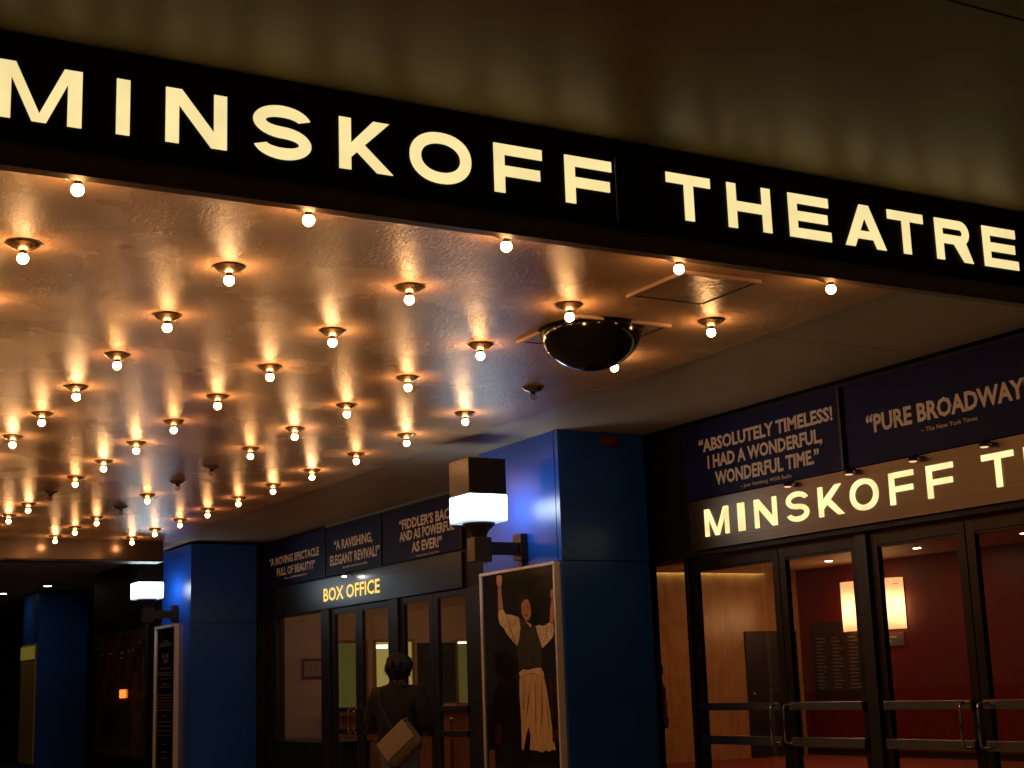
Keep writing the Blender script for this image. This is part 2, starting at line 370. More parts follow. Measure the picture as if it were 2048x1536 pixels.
# ------------------------------------------------------------ marquee
mq = thing('marquee', 'theatre marquee with black sign band, glowing cream letters and bulb-studded underside', 'marquee', base_of(-6, 1, 1.0))
sl = MB(); sl.ub(-9.5, -2.71, -1.3, 2.8, 1.0, 1.225); part('underside', M['ceil'], mq, sl)
st = MB(); st.ub(-9.5, -3.411, 2.803, 3.52, 1.012, 1.225); st.ub(-3.407, -2.71, 2.803, 3.52, 1.012, 1.225)
part('side_strip', M['strip'], mq, st)
part('fascia_panel', M['black'], mq, ubox(-2.708, -2.70, -1.3, 1.838, 1.012, 1.231))
part('fascia_panel', M['black'], mq, ubox(-2.708, -2.70, 1.8405, 3.52, 1.012, 1.231))
part('joint_strip', mat('pale_joint', (0.8, 0.85, 0.9), 0.5), mq, ubox(-2.702, -2.699, 1.838, 1.8405, 1.035, 1.19))
part('fascia_backing', M['black'], mq, ubox(-2.76, -2.7095, -1.3, 3.5, 1.02, 1.226))
part('bottom_trim', M['trim'], mq, MB().ub(-2.72, -2.694, -1.3, 3.24, 0.9705, 1.0105), bevel=0.004)
part('trim_lip', M['trim'], mq, MB().ub(-2.72, -2.690, -1.3, 3.20, 0.9665, 0.9702))
part('trim_lip', M['trim'], mq, MB().ub(-2.70, -2.691, -1.3, 3.3, 1.0107, 1.0135))
LET = [('M', 0.466, 0.623), ('I', 0.6885, 0.7145), ('N', 0.785, 0.909), ('S', 0.964, 1.089), ('K', 1.151, 1.273), ('O', 1.313, 1.461), ('F', 1.518, 1.641), ('F', 1.701, 1.827),
       ('T', 1.981, 2.109), ('H', 2.16, 2.292), ('E', 2.349, 2.482), ('A', 2.529, 2.666), ('T', 2.678, 2.802), ('R', 2.845, 2.977), ('E', 3.02, 3.149)]
for ch, a, b in LET:
    h = (1.176 - 1.063) * S; w = (b - a) * S
    me = glyph_mesh(glyph(ch, w, h, 0.0264 * S), 0.006)
    place_flat(me, 'letter', M['E_letter'], mq, W(-2.6985, a, 1.063), (0, 1, 0))
# beam closing the far end
bmm = ubox(-9.66, -9.5, -1.3, 2.79, 0.872, 1.20); part('end_beam', M['beam'], mq, bmm, bevel=0.01)
part('beam_edge_trim', M['dframe'], mq, ubox(-9.665, -9.492, -1.3, 2.79, 0.865, 0.8715))
# access hatches in the underside
def hatch(x0, x1, y0, y1):
    for a in [(x0, x1, y0, y0 + .012), (x1 - .012, x1, y0 + .0125, y1)]:
        part('hatch_trim', M['cream2'], mq, ubox(*a, 0.9905, 0.9995))
    for a in [(x0, x1, y1, y1 + .006), (x0 - .006, x0, y0 + .013, y1)]:
        part('hatch_joint', M['seam'], mq, ubox(*a, 0.9985, 0.9996))
hatch(-3.126, -2.868, 2.145, 2.391)
hatch(-3.697, -3.350, 2.135, 2.450)

# lamps in the underside
def marquee_lamp(lit, loc, label, grp, em='E_bulb'):
    t = thing('marquee_lamp', label, 'ceiling lamp', loc, grp)
    d = MB().lathe([(0.084, 0.0), (0.086, -0.004), (0.080, -0.007), (0.060, -0.022), (0.036, -0.034), (0.022, -0.038), (0.020, -0.038)], 24)
    d.build('dish', M['dish'], t, smooth=True)
    MB().lathe([(0.0175, -0.0385), (0.0175, -0.052), (0.0165, -0.0555)], 14).build('socket', M['black'], t, smooth=True)
    r = 0.0275; prof = [(0.0160, -0.0557)]
    for i in range(3, 13):
        a = math.pi * i / 12; prof.append((max(r * math.sin(a), 0.0001), -0.0755 + r * math.cos(a) * 1.0))
    MB().lathe(prof, 16).build('bulb', M[em] if lit else M['bulbglass'], t, smooth=True)
    return t
def copy_thing(src, loc, label, grp=None, rotz=None):
    c = src.copy(); COL.objects.link(c); c.location = loc; c['label'] = label
    if grp: c['group'] = grp
    if rotz is not None: c.rotation_euler = (0, 0, rotz)
    for ch in src.children:
        k = ch.copy(); COL.objects.link(k); k.parent = c
        for g2 in ch.children:
            q = g2.copy(); COL.objects.link(q); q.parent = k
    return c
ORD = ['first', 'second', 'third', 'fourth', 'fifth', 'sixth', 'seventh', 'eighth', 'ninth', 'tenth', 'eleventh', 'twelfth', 'thirteenth', 'fourteenth']
UNLIT = {(3, 0), (7, 1), (8, 1), (9, 2), (10, 1)}
X0, Y0, DX, DY = -2.768, 2.530, 0.5028, 0.4736
protos = {}; tilt_rng = random.Random(5)
for i in range(14):
    for j in range(7):
        x = X0 - i * DX; y = Y0 - j * DY
        if i == 1 and j == 0: x += 0.0
        lit = (i, j) not in UNLIT
        loc = W(x, y, 0.99975)
        row = 'in the row touching the sign' if i == 0 else 'in the %s row behind the sign' % ORD[i]
        lab = '%s bulb, %s from the building side %s' % ('lit round' if lit else 'burnt-out', ORD[j], row)
        grp = 'lit bulbs on the marquee underside' if lit else 'burnt-out bulbs on the marquee underside'
        kind = 'E_unlit' if not lit else tilt_rng.choice(['E_bulb', 'E_bulb', 'E_bulb_dim', 'E_bulb_new'])
        if kind not in protos: protos[kind] = o_ = marquee_lamp(lit, loc, lab, grp, kind)
        else: o_ = copy_thing(protos[kind], loc, lab, grp)
        o_.rotation_euler = (math.radians(tilt_rng.uniform(-1.5, 1.5)), math.radians(tilt_rng.uniform(-1.5, 1.5)), tilt_rng.uniform(0, 6))
        o_.location.z -= 0.0025

# dome camera housing
dm = thing('dome_housing', 'large glossy black dome hanging from the marquee underside below a square hatch', 'dome', W(-3.49, 2.265, 1.0))
rd = 0.148 * S; prof = []
for i in range(0, 15):
    a = math.pi / 2 * i / 14; prof.append((max(rd * math.cos(a), .0002), -0.004 - rd * 0.80 * math.sin(a)))
MB().lathe(prof, 48).build('dome_shell', M['dome'], dm, smooth=True)
MB().lathe([(rd + .012, -0.0005), (rd + .012, -0.004), (rd + .002, -0.0045)], 48).build('rim', M['seam'], dm, smooth=True)

# ------------------------------------------------------------ blue columns
def column(xf, yf, label, ywall=3.51, wid=0.66, low=False):
    c = thing('blue_column', label, 'column', base_of(xf - wid / 2, yf + .25), 'blue panelled columns of the facade')
    top = 1.011
    part('core', M['seam'], c, ubox(xf - wid + .006, xf - .006, yf + .006, ywall - .001, -EYE / S, top))
    fl = -EYE / S
    for (a, b) in [(xf - wid, xf - .034), (xf - .029, xf)]:
        for (z0, z1) in [(0.486, top), (fl, 0.4815)]:
            part('panel', M['blue'], c, ubox(a, b, yf, yf + .0055, z0, z1))
    for (z0, z1) in [(0.486, top), (fl, 0.4815)]:
        part('panel', M['blue'], c, ubox(xf - .0055, xf, yf + .0058, ywall, z0, z1))
        part('panel', M['blue'], c, ubox(xf - wid, xf - wid + .0055, yf + .0058, ywall, z0, z1))
    return c
column(-5.045, 3.09, 'nearest blue panelled column, with white lantern and framed performer poster')
column(-9.745, 3.05, 'second blue panelled column, left of the box office, with narrow dark poster')
column(-14.42, 3.05, 'farthest dark blue column at left edge with dim yellow panel')

# ------------------------------------------------------------ lanterns
def lantern(loc, label):
    t = thing('wall_lantern', label, 'wall lamp', loc, 'square lanterns on the blue columns')
    u = S; h = .087 * u
    mb = MB(); mb.box((-h, -h, .270 * u), (h, h, .418 * u)); mb.build('cap', M['lampmetal'], t, bevel=0.006)
    mb = MB(); g = .0885 * u
    mb.box((-g, -g, .160 * u), (g, g, .2695 * u)); mb.build('shade', M['E_lamp'], t, bevel=0.01)
    mb = MB(); mb.lathe([(.033 * u, .098 * u), (.033 * u, .112 * u), (.042 * u, .128 * u), (.06 * u, .144 * u), (.068 * u, .152 * u), (.068 * u, .1595 * u)], 28)
    mb.build('collar', M['lampmetal'], t, smooth=True)
    MB().box((-.034 * u, -.040 * u, 0), (.034 * u, .040 * u, .100 * u)).build('post_block', M['lampmetal'], t, bevel=0.005)
    MB().box((-.018 * u, .0405 * u, .030 * u), (.018 * u, .176 * u, .082 * u)).build('arm', M['lampmetal'], t, bevel=0.003)
    MB().box((-.034 * u, .1765 * u, .01 * u), (.034 * u, .208 * u, .118 * u)).build('wall_plate', M['lampmetal'], t, bevel=0.003)
    MB().box((-.012 * u, .19 * u, -.035 * u), (.012 * u, .208 * u, .0095 * u)).build('conduit', M['lampmetal'], t)
    return t
l1 = lantern(W(-5.345, 2.880, .500), 'large bright white lantern on the nearest blue column')
copy_thing(l1, W(-10.045, 2.840, .500), 'smaller-looking white lantern on the second blue column, at left')

# ------------------------------------------------------------ facade wall, doors, banners
fc = thing('theatre_facade', 'dark theatre front wall with glass doors below lit signs', 'building', base_of(-6, 3.6))
FY = 3.57
fl = -EYE / S
def fp(name, m, *a, **k): return part(name, M[m], fc, ubox(*a), **k)
# header band behind the signs, upper wall
fp('header_panel', 'black', -9.74, -5.71, FY, 3.68, .505, .70)
fp('jamb', 'black', -10.39, -9.80, FY - .055, 3.68, fl, 1.0)
fp('upper_wall', 'black', -9.79, -5.71, FY + .004, 3.68, .702, 1.0115)
fp('upper_wall', 'black', -5.69, 2.6, FY + .004, 3.68, .702, 1.23)
fp('jamb', 'black', -5.69, -5.24, FY - .055, 3.68, fl, .7015)
fp('header_panel', 'black', -5.235, 2.6, FY, 3.68, .478, .70)
fp('side_wall', 'black', -12.50, -10.415, 3.09, 3.68, fl, 1.029)
fp('side_wall', 'black', -14.41, -12.51, FY, 3.68, fl, 1.029)
fp('side_wall', 'black', -19.5, -14.42, 3.515, 3.68, fl, 1.029)
fp('upper_wall', 'conc', 2.6, 4.0, FY, 3.68, -.645, 1.23)

def glass_leaf(x0, x1, z0, z1, frame='frame', rails=True, railm='rail', st=.03, hinge='r', top=.035):
    d = part('door', M[frame], fc, MB().ub(x0, x0 + st, FY + .01, FY + .032, z0, z1).ub(x1 - st, x1, FY + .01, FY + .032, z0, z1)
             .ub(x0 + st, x1 - st, FY + .01, FY + .032, z1 - top, z1).ub(x0 + st, x1 - st, FY + .01, FY + .032, z0, z0 + .09), bevel=0.003)
    part('glass_pane', M['glass'], d, MB().ub(x0 + st, x1 - st, FY + .0205, FY + .0215, z0 + .09, z1 - top))
    part('inner_bead', M[frame], d, ubox(x0 + st, x1 - st, FY + .014, FY + .028, z1 - top - .008, z1 - top - .0005))
    if rails:
        for zc, hh in [(-.104, .014), (-.229, .016)]:
            part('push_rail', M[railm], d, ubox(x0 + st * .6, x1 - st * .6, FY - .008, FY + .0035, zc - hh, zc + hh), bevel=0.002)
            part('rail_mount', M[frame], d, MB().ub(x0 + st * .6, x0 + st, FY + .0038, FY + .0098, zc - hh, zc + hh).ub(x1 - st, x1 - st * .6, FY + .0038, FY + .0098, zc - hh, zc + hh))
    return d
def pull(d, x, y=FY - .0085, out=.036):
    a = []
    z0, z1 = -.235, -.098; r = .014
    P = [W(x, y, z1), W(x, y - out + r, z1)]
    for k in range(1, 5):
        t = math.pi / 2 * k / 4; P.append(W(x, y - out + r - r * math.sin(t), z1 - r + r * math.cos(t)))
    P.append(W(x, y - out, z0 + r))
    for k in range(1, 5):
        t = math.pi / 2 * k / 4; P.append(W(x, y - out + r - r * math.cos(t), z0 + r - r * math.sin(t)))
    P.append(W(x, y, z0))
    part('pull_handle', M['chrome'], d, MB().tube(P, .0105, 10), smooth=True)

# theatre doors
H = .470
TD = [(-4.857, -4.314), (-4.310, -3.885), (-3.825, -3.392), (-3.388, -2.955), (-2.895, -2.462), (-2.458, -2.02)]
for k, (a, b) in enumerate(TD):
    d = glass_leaf(a, b, fl + .006, H, 'frame', True, 'rail', st=.036, top=.04)
    if k % 2 == 0: pull(d, b - .035)
    else: pull(d, a + .035)
for a, b in [(-4.885, -4.86), (-3.882, -3.828), (-2.952, -2.898), (-2.017, -1.957), (-5.238, -5.2)]:
    fp('mullion', 'dframe', a, b, FY - .004, FY + .06, fl, .4775, bevel=0.004)
fp('fixed_pane', 'glass', -5.2, -4.885, FY + .02, FY + .021, fl, .4775)
for k in range(5):
    a = -1.957 + k * .93
    fp('fixed_pane', 'glass', a, a + .88, FY + .02, FY + .021, fl, .4775)
    fp('mullion', 'dframe', a + .88, a + .93, FY - .004, FY + .06, fl, .4775)
# box office doors
BD = [(-8.60, -8.180, 'a'), (-8.176, -7.715, 'b'), (-7.605, -7.190, 'a'), (-7.186, -6.765, 'b')]
HB = .503
for a, b, k in BD:
    d = glass_leaf(a, b, fl + .006, HB, 'dframe', True, 'dframe', st=.05, top=.028)
    if a < -8.0:
        pull(d, (b - .04) if k == 'a' else (a + .04))
for a, b in [(-8.733, -8.603), (-7.712, -7.608), (-6.762, -6.62), (-9.735, -9.52)]:
    fp('mullion', 'dframe', a, b, FY - .004, FY + .06, fl, .5045, bevel=0.004)
fp('fixed_pane', 'glass', -9.52, -8.733, FY + .02, FY + .021, -.30, .5045)
fp('knee_wall', 'black', -9.52, -8.733, FY + .005, FY + .06, fl, -.302)
fp('fixed_pane', 'glass', -6.62, -5.71, FY + .02, FY + .021, fl, .5045)

# sign band over the theatre doors
sg = thing('door_sign', 'brushed bronze sign band with glowing letters over the glass doors', 'sign', W(-4, 3.54, .6))
part('sign_box', M['steel'], sg, MB().ub(-4.775, -2.0, 3.525, 3.5695, .498, .694), bevel=0.003)
part('shadow_gap', M['black'], sg, MB().ub(-5.03, -2.0, 3.54, 3.5695, .4785, .4975))
for ch, a, b in [('M', -4.665, -4.518), ('I', -4.457, -4.420), ('N', -4.357, -4.232), ('S', -4.173, -4.055), ('K', -3.999, -3.873), ('O', -3.836, -3.701), ('F', -3.644, -3.534), ('F', -3.473, -3.36),
                 ('T', -3.237, -3.113), ('H', -3.070, -2.945), ('E', -2.875, -2.765), ('A', -2.71, -2.575), ('T', -2.545, -2.43), ('R', -2.38, -2.26), ('E', -2.19, -2.08)]:
    h = (.652 - .546) * S; me = glyph_mesh(glyph(ch, (b - a) * S, h, .0200 * S), 0.016)
    place_flat(me, 'letter', M['E_letter2'], sg, W(a, 3.5205, .546), (1, 0, 0))
# lamps over the signs
def sign_lamp(x, lit, label):
    t = thing('sign_lamp', label, 'spot lamp', W(x, 3.50, .676), 'small dome lamps above the signs')
    MB().tube([(0, .138, .012), (0, .06, .03), (0, .02, .028)], .008, 8).build('arm', M['lampmetal'], t, smooth=True)
    MB().lathe([(.036, -.006), (.036, .004), (.032, .018), (.02, .030), (.008, .036), (.0005, .038)], 18).build('hood', M['lampmetal'] if not lit else M['chrome'], t, smooth=True)
    MB().lathe([(.030, -.0062), (.022, -.012), (.0005, -.014)], 18).build('lens', emat('sign_lens', (1, .97, .85), 160) if lit else emat('sign_lens_dim', (1, .55, .32), 1.2), t, smooth=True)
    return t
sign_lamp(-4.136, False, 'small dome lamp above the lit letter N of the door sign')
sign_lamp(-3.813, False, 'small dome lamp below the seam of the two right banners')
sign_lamp(-3.508, False, 'small dome lamp above the first F of the door sign')
sign_lamp(-3.203, False, 'small dome lamp nearest the right edge, above the door sign T')
sign_lamp(-8.20, True, 'white lit dome lamp over the box office sign')
# box office sign
bo = thing('box_office_sign', 'glowing yellow box office lettering on a black panel', 'sign', W(-8.25, 3.56, .6))
part('sign_panel', M['steeldark'], bo, ubox(-9.5, -6.8, 3.556, 3.5695, .507, .69))
place_flat(text_mesh('BOX OFFICE', 0, (8.653 - 7.812) * S, .078 * S, 0.018), 'lettering', M['E_box'], bo, W(-8.653, 3.5535, .553), (1, 0, 0))

# banners
BN = [(-9.72, -8.64, 'dark blue quote banner reading A MOVING SPECTACLE, leftmost over the box office'),
      (-8.625, -7.80, 'blue quote banner reading A RAVISHING, ELEGANT REVIVAL above the box office sign'),
      (-7.775, -6.80, "blue quote banner reading FIDDLER'S BACK, beside the large lantern"),
      (-4.83, -3.905, 'navy quote banner reading ABSOLUTELY TIMELESS above the door sign'),
      (-3.87, -2.80, 'navy quote banner reading PURE BROADWAY, at the right edge')]
roots = []
for a, b, lab in BN:
    t = thing('quote_banner', lab, 'banner', W((a + b) / 2, 3.565, .71), 'quote banners over the doors'); roots.append(t)
    part('panel', M['navy'], t, ubox(a, b, 3.558, 3.5735, .703, .998), bevel=0.002)
    part('edge_trim', M['dframe'], t, MB().ub(b + .001, b + .012, 3.553, 3.5735, .703, .998))
TX = [(3, '\u201cABSOLUTELY TIMELESS!', -4.728, -3.935, .889, .049), (3, 'I HAD A WONDERFUL,', -4.676, -3.998, .8195, .049), (3, 'WONDERFUL TIME.\u201d', -4.633, -4.020, .748, .051),
      (3, '\u2013 Joan Hamburg, WOR Radio', -4.478, -4.178, .716, .0135, 1),
      (4, '\u201cPURE BROADWAY!\u201d', -3.770, -3.025, .811, .060), (4, '\u2013 The New York Times', -3.515, -3.272, .773, .0145, 1),
      (0, '\u201cA MOVING SPECTACLE', -9.62, -8.734, .852, .050), (0, 'FULL OF BEAUTY!\u201d', -9.478, -8.80, .7755, .050),
      (1, '\u201cA RAVISHING,', -8.49, -7.914, .8555, .056), (1, 'ELEGANT REVIVAL!\u201d', -8.555, -7.815, .7665, .058),
      (2, '\u201cFIDDLER\u2019S BACK', -7.545, -6.86, .878, .054), (2, 'AND AS POWERFUL', -7.545, -6.874, .814, .052), (2, 'AS EVER!\u201d', -7.39, -7.02, .741, .054),
      (2, '\u2013Howard Kissel, Daily News', -7.344, -7.054, .710, .012, 1)]
for e in TX:
    k, s_, a, b, z, h = e[:6]; sm = len(e) > 6
    place_flat(text_mesh(s_, 0, (b - a) * S, h * S, 0.01 if sm else 0.034), 'lettering', M['tansm'] if sm else M['tan'], roots[k], W(a, 3.5572, z), (1, 0, 0))
rs = random.Random(3)
for k, a, b, z in [(0, -9.33, -8.94, .744), (1, -8.353, -7.99, .7335)]:
    mb = MB(); x = a
    while x < b:
        w = rs.uniform(.012, .022); mb.ub(x, min(x + w, b), 3.5568, 3.5572, z, z + rs.choice([.007, .007, .011])); x += w + rs.choice([.003, .003, .012])
    part('credit_line', M['tansm'], roots[k], mb)

# ------------------------------------------------------------ posters
def flat_poly(pts, y): return MB().poly([W(x, y, z) for x, z in pts])
def frame_parts(root, x0, x1, z0, z1, y, t, m='pframe', dep=.012):
    part('frame', M[m], root, MB().ub(x0, x0 + t, y - dep, y, z0, z1).ub(x1 - t, x1, y - dep, y, z0, z1).ub(x0 + t, x1 - t, y - dep, y, z1 - t, z1).ub(x0 + t, x1 - t, y - dep, y, z0, z0 + t), bevel=0.002)
p1 = thing('show_poster', 'tall silver-framed poster of a performer in a tan apron with both arms raised', 'poster', W(-5.37, 3.085, -.56))
frame_parts(p1, -5.69, -5.048 - .012, -.575, .481, 3.0895, .012, dep=.03)
part('print', M['pdark'], p1, ubox(-5.677, -5.073, 3.066, 3.0885, -.562, .468))
FIG = {'fist': [(-5.543, 0.462), (-5.512, 0.463), (-5.495, 0.455), (-5.499, 0.429), (-5.507, 0.411), (-5.534, 0.412), (-5.545, 0.432)], 'forearm': [(-5.534, 0.411), (-5.506, 0.409), (-5.503, 0.371), (-5.492, 0.315), (-5.515, 0.318), (-5.538, 0.311), (-5.538, 0.356)], 'sleeve': [(-5.538, 0.309), (-5.515, 0.317), (-5.49, 0.314), (-5.475, 0.297), (-5.43, 0.292), (-5.366, 0.278), (-5.352, 0.237), (-5.366, 0.192), (-5.385, 0.162), (-5.42, 0.181), (-5.469, 0.214), (-5.497, 0.241), (-5.526, 0.257), (-5.54, 0.287)],
 'vest': [(-5.365, 0.278), (-5.342, 0.27), (-5.314, 0.257), (-5.276, 0.228), (-5.253, 0.238), (-5.232, 0.233), (-5.214, 0.197), (-5.188, 0.146), (-5.19, 0.075), (-5.221, 0.07), (-5.322, 0.069), (-5.373, 0.067), (-5.377, 0.103), (-5.39, 0.137), (-5.384, 0.162), (-5.365, 0.192), (-5.351, 0.237)],
 'collar': [(-5.32, 0.262), (-5.281, 0.25), (-5.259, 0.239), (-5.271, 0.231), (-5.309, 0.256)], 'second_sleeve': [(-5.231, 0.235), (-5.2, 0.238), (-5.165, 0.232), (-5.121, 0.243), (-5.092, 0.235), (-5.088, 0.21), (-5.098, 0.186), (-5.14, 0.163), (-5.183, 0.145), (-5.212, 0.197)],
 'second_forearm': [(-5.119, 0.244), (-5.091, 0.237), (-5.077, 0.288), (-5.065, 0.333), (-5.098, 0.335), (-5.112, 0.29)], 'second_fist': [(-5.101, 0.369), (-5.086, 0.375), (-5.076, 0.371), (-5.0765, 0.352), (-5.0765, 0.336), (-5.098, 0.337), (-5.107, 0.353)],
 'face': [(-5.34, 0.330), (-5.314, 0.346), (-5.285, 0.346), (-5.27, 0.327), (-5.263, 0.299), (-5.268, 0.272), (-5.292, 0.258), (-5.319, 0.266), (-5.34, 0.292)], 'hair': [(-5.362, 0.335), (-5.352, 0.360), (-5.325, 0.372), (-5.295, 0.370), (-5.270, 0.350), (-5.262, 0.325), (-5.271, 0.331), (-5.286, 0.3465), (-5.314, 0.3465), (-5.341, 0.330), (-5.342, 0.292), (-5.35, 0.282), (-5.363, 0.305)],
 'belt': [(-5.38, 0.053), (-5.345, 0.0665), (-5.30, 0.062), (-5.266, 0.0668), (-5.22, 0.0695), (-5.199, 0.068), (-5.179, 0.048), (-5.175, 0.0265), (-5.223, 0.043), (-5.289, 0.051), (-5.33, 0.04), (-5.37, 0.033)],
 'apron': [(-5.376, 0.031), (-5.33, 0.038), (-5.289, 0.049), (-5.223, 0.041), (-5.175, 0.024), (-5.162, -0.012), (-5.146, -0.087), (-5.126, -0.183), (-5.109, -0.251), (-5.136, -0.249), (-5.158, -0.258), (-5.185, -0.252), (-5.212, -0.261), (-5.256, -0.255), (-5.311, -0.253), (-5.301, -0.195), (-5.315, -0.163), (-5.334, -0.19), (-5.361, -0.256), (-5.376, -0.251), (-5.373, -0.141), (-5.38, -0.031)]}
FM = {'fist': 'skinp', 'forearm': 'skinp', 'second_forearm': 'skinp', 'second_fist': 'skinp', 'face': 'skinp', 'sleeve': 'shirtp', 'second_sleeve': 'shirtp', 'vest': 'vestp', 'collar': 'shirtp', 'hair': 'hairp', 'belt': 'shirtp', 'apron': 'apronp'}
for k, v in FIG.items():
    part('printed_' + k.replace('second_', ''), M[FM[k]], p1, flat_poly(v, 3.0652))
FOLD = [[(-5.2, 0.032), (-5.196, -0.033), (-5.199, -0.114), (-5.228, -0.211), (-5.211, -0.13), (-5.202, -0.033)], [(-5.291, 0.023), (-5.303, -0.065), (-5.343, -0.158), (-5.313, -0.064)], [(-5.164, -0.039), (-5.156, -0.114), (-5.146, -0.21), (-5.163, -0.114)],
        [(-5.34, 0.02), (-5.336, 0.02), (-5.345, -0.1), (-5.352, -0.09)], [(-5.25, 0.02), (-5.247, 0.02), (-5.25, -0.15), (-5.257, -0.14)], [(-5.46, .27), (-5.455, .272), (-5.40, .18), (-5.405, .178)], [(-5.14, .228), (-5.136, .230), (-5.165, .17), (-5.169, .168)], [(-5.30, .22), (-5.297, .22), (-5.293, .09), (-5.297, .09)]]
for f in FOLD: part('printed_fold', M['foldp'], p1, flat_poly(f, 3.0648))
for f in [[(-5.330, .313), (-5.314, .318), (-5.314, .313), (-5.328, .309)], [(-5.300, .318), (-5.284, .316), (-5.285, .311), (-5.299, .313)], [(-5.316, .283), (-5.288, .285), (-5.292, .277), (-5.311, .276)]]:
    part('printed_feature', M['foldp'], p1, flat_poly(f, 3.0648))
for f in [[(-5.136, 0.047), (-5.109, 0.046), (-5.117, -0.13), (-5.14, -0.13)], [(-5.097, 0.051), (-5.082, 0.05), (-5.082, -0.156), (-5.1, -0.156)], [(-5.60, -.15), (-5.54, -.16), (-5.545, -.24), (-5.60, -.23)], [(-5.13, -.17), (-5.085, -.17), (-5.085, -.22), (-5.13, -.22)]]:
    part('printed_streak', M['redp'], p1, flat_poly(f, 3.0652))
part('printed_crate', M['foldp'], p1, flat_poly([(-5.655, -.262), (-5.605, -.256), (-5.60, -.40), (-5.655, -.40)], 3.0652))

p2 = thing('text_poster', 'narrow silver-framed dark poster of small text on the second blue column', 'poster', W(-10.23, 3.045, -.5))
frame_parts(p2, -10.485, -9.99, -.56, .494, 3.0495, .02, dep=.03)
part('print', M['pdark'], p2, ubox(-10.466, -10.009, 3.03, 3.0485, -.54, .475))
mb = MB(); cx = -10.237
for z, w in [(.385, .05), (.37, .12), (.355, .16), (.20, .13), (.17, .18), (.155, .17), (.13, .12), (.095, .08), (.075, .12), (.02, .15), (.0, .18), (-.02, .17), (-.04, .18), (-.06, .18), (-.08, .18), (-.12, .05), (-.16, .16), (-.19, .18), (-.22, .17), (-.25, .18), (-.31, .05), (-.36, .07), (-.40, .08)]:
    x = cx - w
    while x < cx + w:
        ww = rs.uniform(.02, .07); mb.ub(x, min(x + ww, cx + w), 3.0285, 3.0292, z - .004, z + .004); x += ww + .012
part('printed_text', M['ptext'], p2, mb)
part('printed_emblem', M['ptext'], p2, MB().ub(cx - .05, cx + .05, 3.0285, 3.0292, .235, .262).ub(cx - .07, cx - .02, 3.0285, 3.0292, .268, .30).ub(cx + .02, cx + .07, 3.0285, 3.0292, .268, .30))

p3 = thing('display_poster', 'large dim brown show poster left of the second column, holding a glowing orange lantern', 'poster', W(-11.55, 3.085, -.40))
frame_parts(p3, -12.26, -10.88, -.43, .53, 3.0895, .016, 'dframe', dep=.02)
part('print', M['pbrown'], p3, ubox(-12.24, -10.90, 3.072, 3.0885, -.41, .51))
part('lantern', M['E_lantern'], p3, ubox(-11.53, -11.39, 3.058, 3.0715, .01, .073), bevel=0.01)  # no real lantern: glowing block imitates a street-light reflection in the poster glass
part('printed_forearm', M['foldp'], p3, flat_poly([(-11.2, .19), (-11.10, .21), (-11.05, .09), (-11.1, -.13), (-11.13, -.26), (-11.18, -.1), (-11.24, .04)], 3.0712))
part('printed_crowd', M['vestp'], p3, flat_poly([(-12.16, -.09), (-11.9, -.03), (-11.65, -.08), (-11.4, -.02), (-11.26, -.09), (-11.22, -.36), (-12.16, -.36)], 3.0712))
mb = MB()
for x, z, w in [(-12.12, .345, .04), (-11.86, .35, .10), (-11.52, .345, .09), (-11.34, .35, .05), (-11.22, .354, .04), (-11.54, .306, .06), (-11.04, .405, .03)]:
    mb.ub(x - w / 2, x + w / 2, 3.0705, 3.0711, z, z + .010)
part('printed_highlight', M['tansm'], p3, mb)

p4 = thing('yellow_panel', 'dim yellow lit panel on the farthest blue column at the left edge', 'panel', W(-14.8, 3.045, -.4))
part('board', mat('yellow_panel_board', (0.5, 0.34, 0.12), 0.5, nscale=6), p4, ubox(-15.06, -14.44, 3.035, 3.0495, -.56, .54))
part('lit_strip', emat('yellow_strip', (0.85, 0.6, 0.08), 0.13), p4, ubox(-15.05, -14.45, 3.028, 3.0345, .40, .52))  # faint emission stands in for light falling on the panel top
for x, y in [(-14.1, 3.10), (-13.2, 2.4)]:
    pass
for (px, py, lb) in [(-13.83, 3.0, 'small lit downlight in the far dark ceiling, right one'), (-14.82, 2.80, 'small lit downlight in the far ceiling at the left edge')]:
    d = thing('downlight', lb, 'downlight', W(px, py, 1.03), 'downlights in the far ceiling')
    MB().lathe([(.09, 0), (.09, -.006), (.075, -.006)], 20).build('ring', M['rail'], d)
    MB().lathe([(.074, -.004), (.074, -.0062), (.0005, -.0065)], 20).build('lens', M['E_down2'], d)

al = thing('alarm_box', 'small red alarm box near the top of the nearest blue column', 'alarm', W(-5.04, 3.33, .95))
part('body', M['redbox'], al, MB().ub(-5.0445, -5.02, 3.293, 3.371, .953, .992), bevel=0.004)
part('strobe', M['redframe'], al, MB().ub(-5.0198, -5.012, 3.315, 3.35, .963, .982), bevel=0.003)

# ------------------------------------------------------------ lobby
RY = 8.49; LX = -10.01; LC = .896
structure(ubox(-10.5, 2.6, 3.63, 8.9, -.70, fl - .001).build('lobby_floor', M['carpet']))
structure(ubox(-10.6, 2.8, 3.685, 8.9, LC, 1.0).build('lobby_ceiling', M['lceil']))
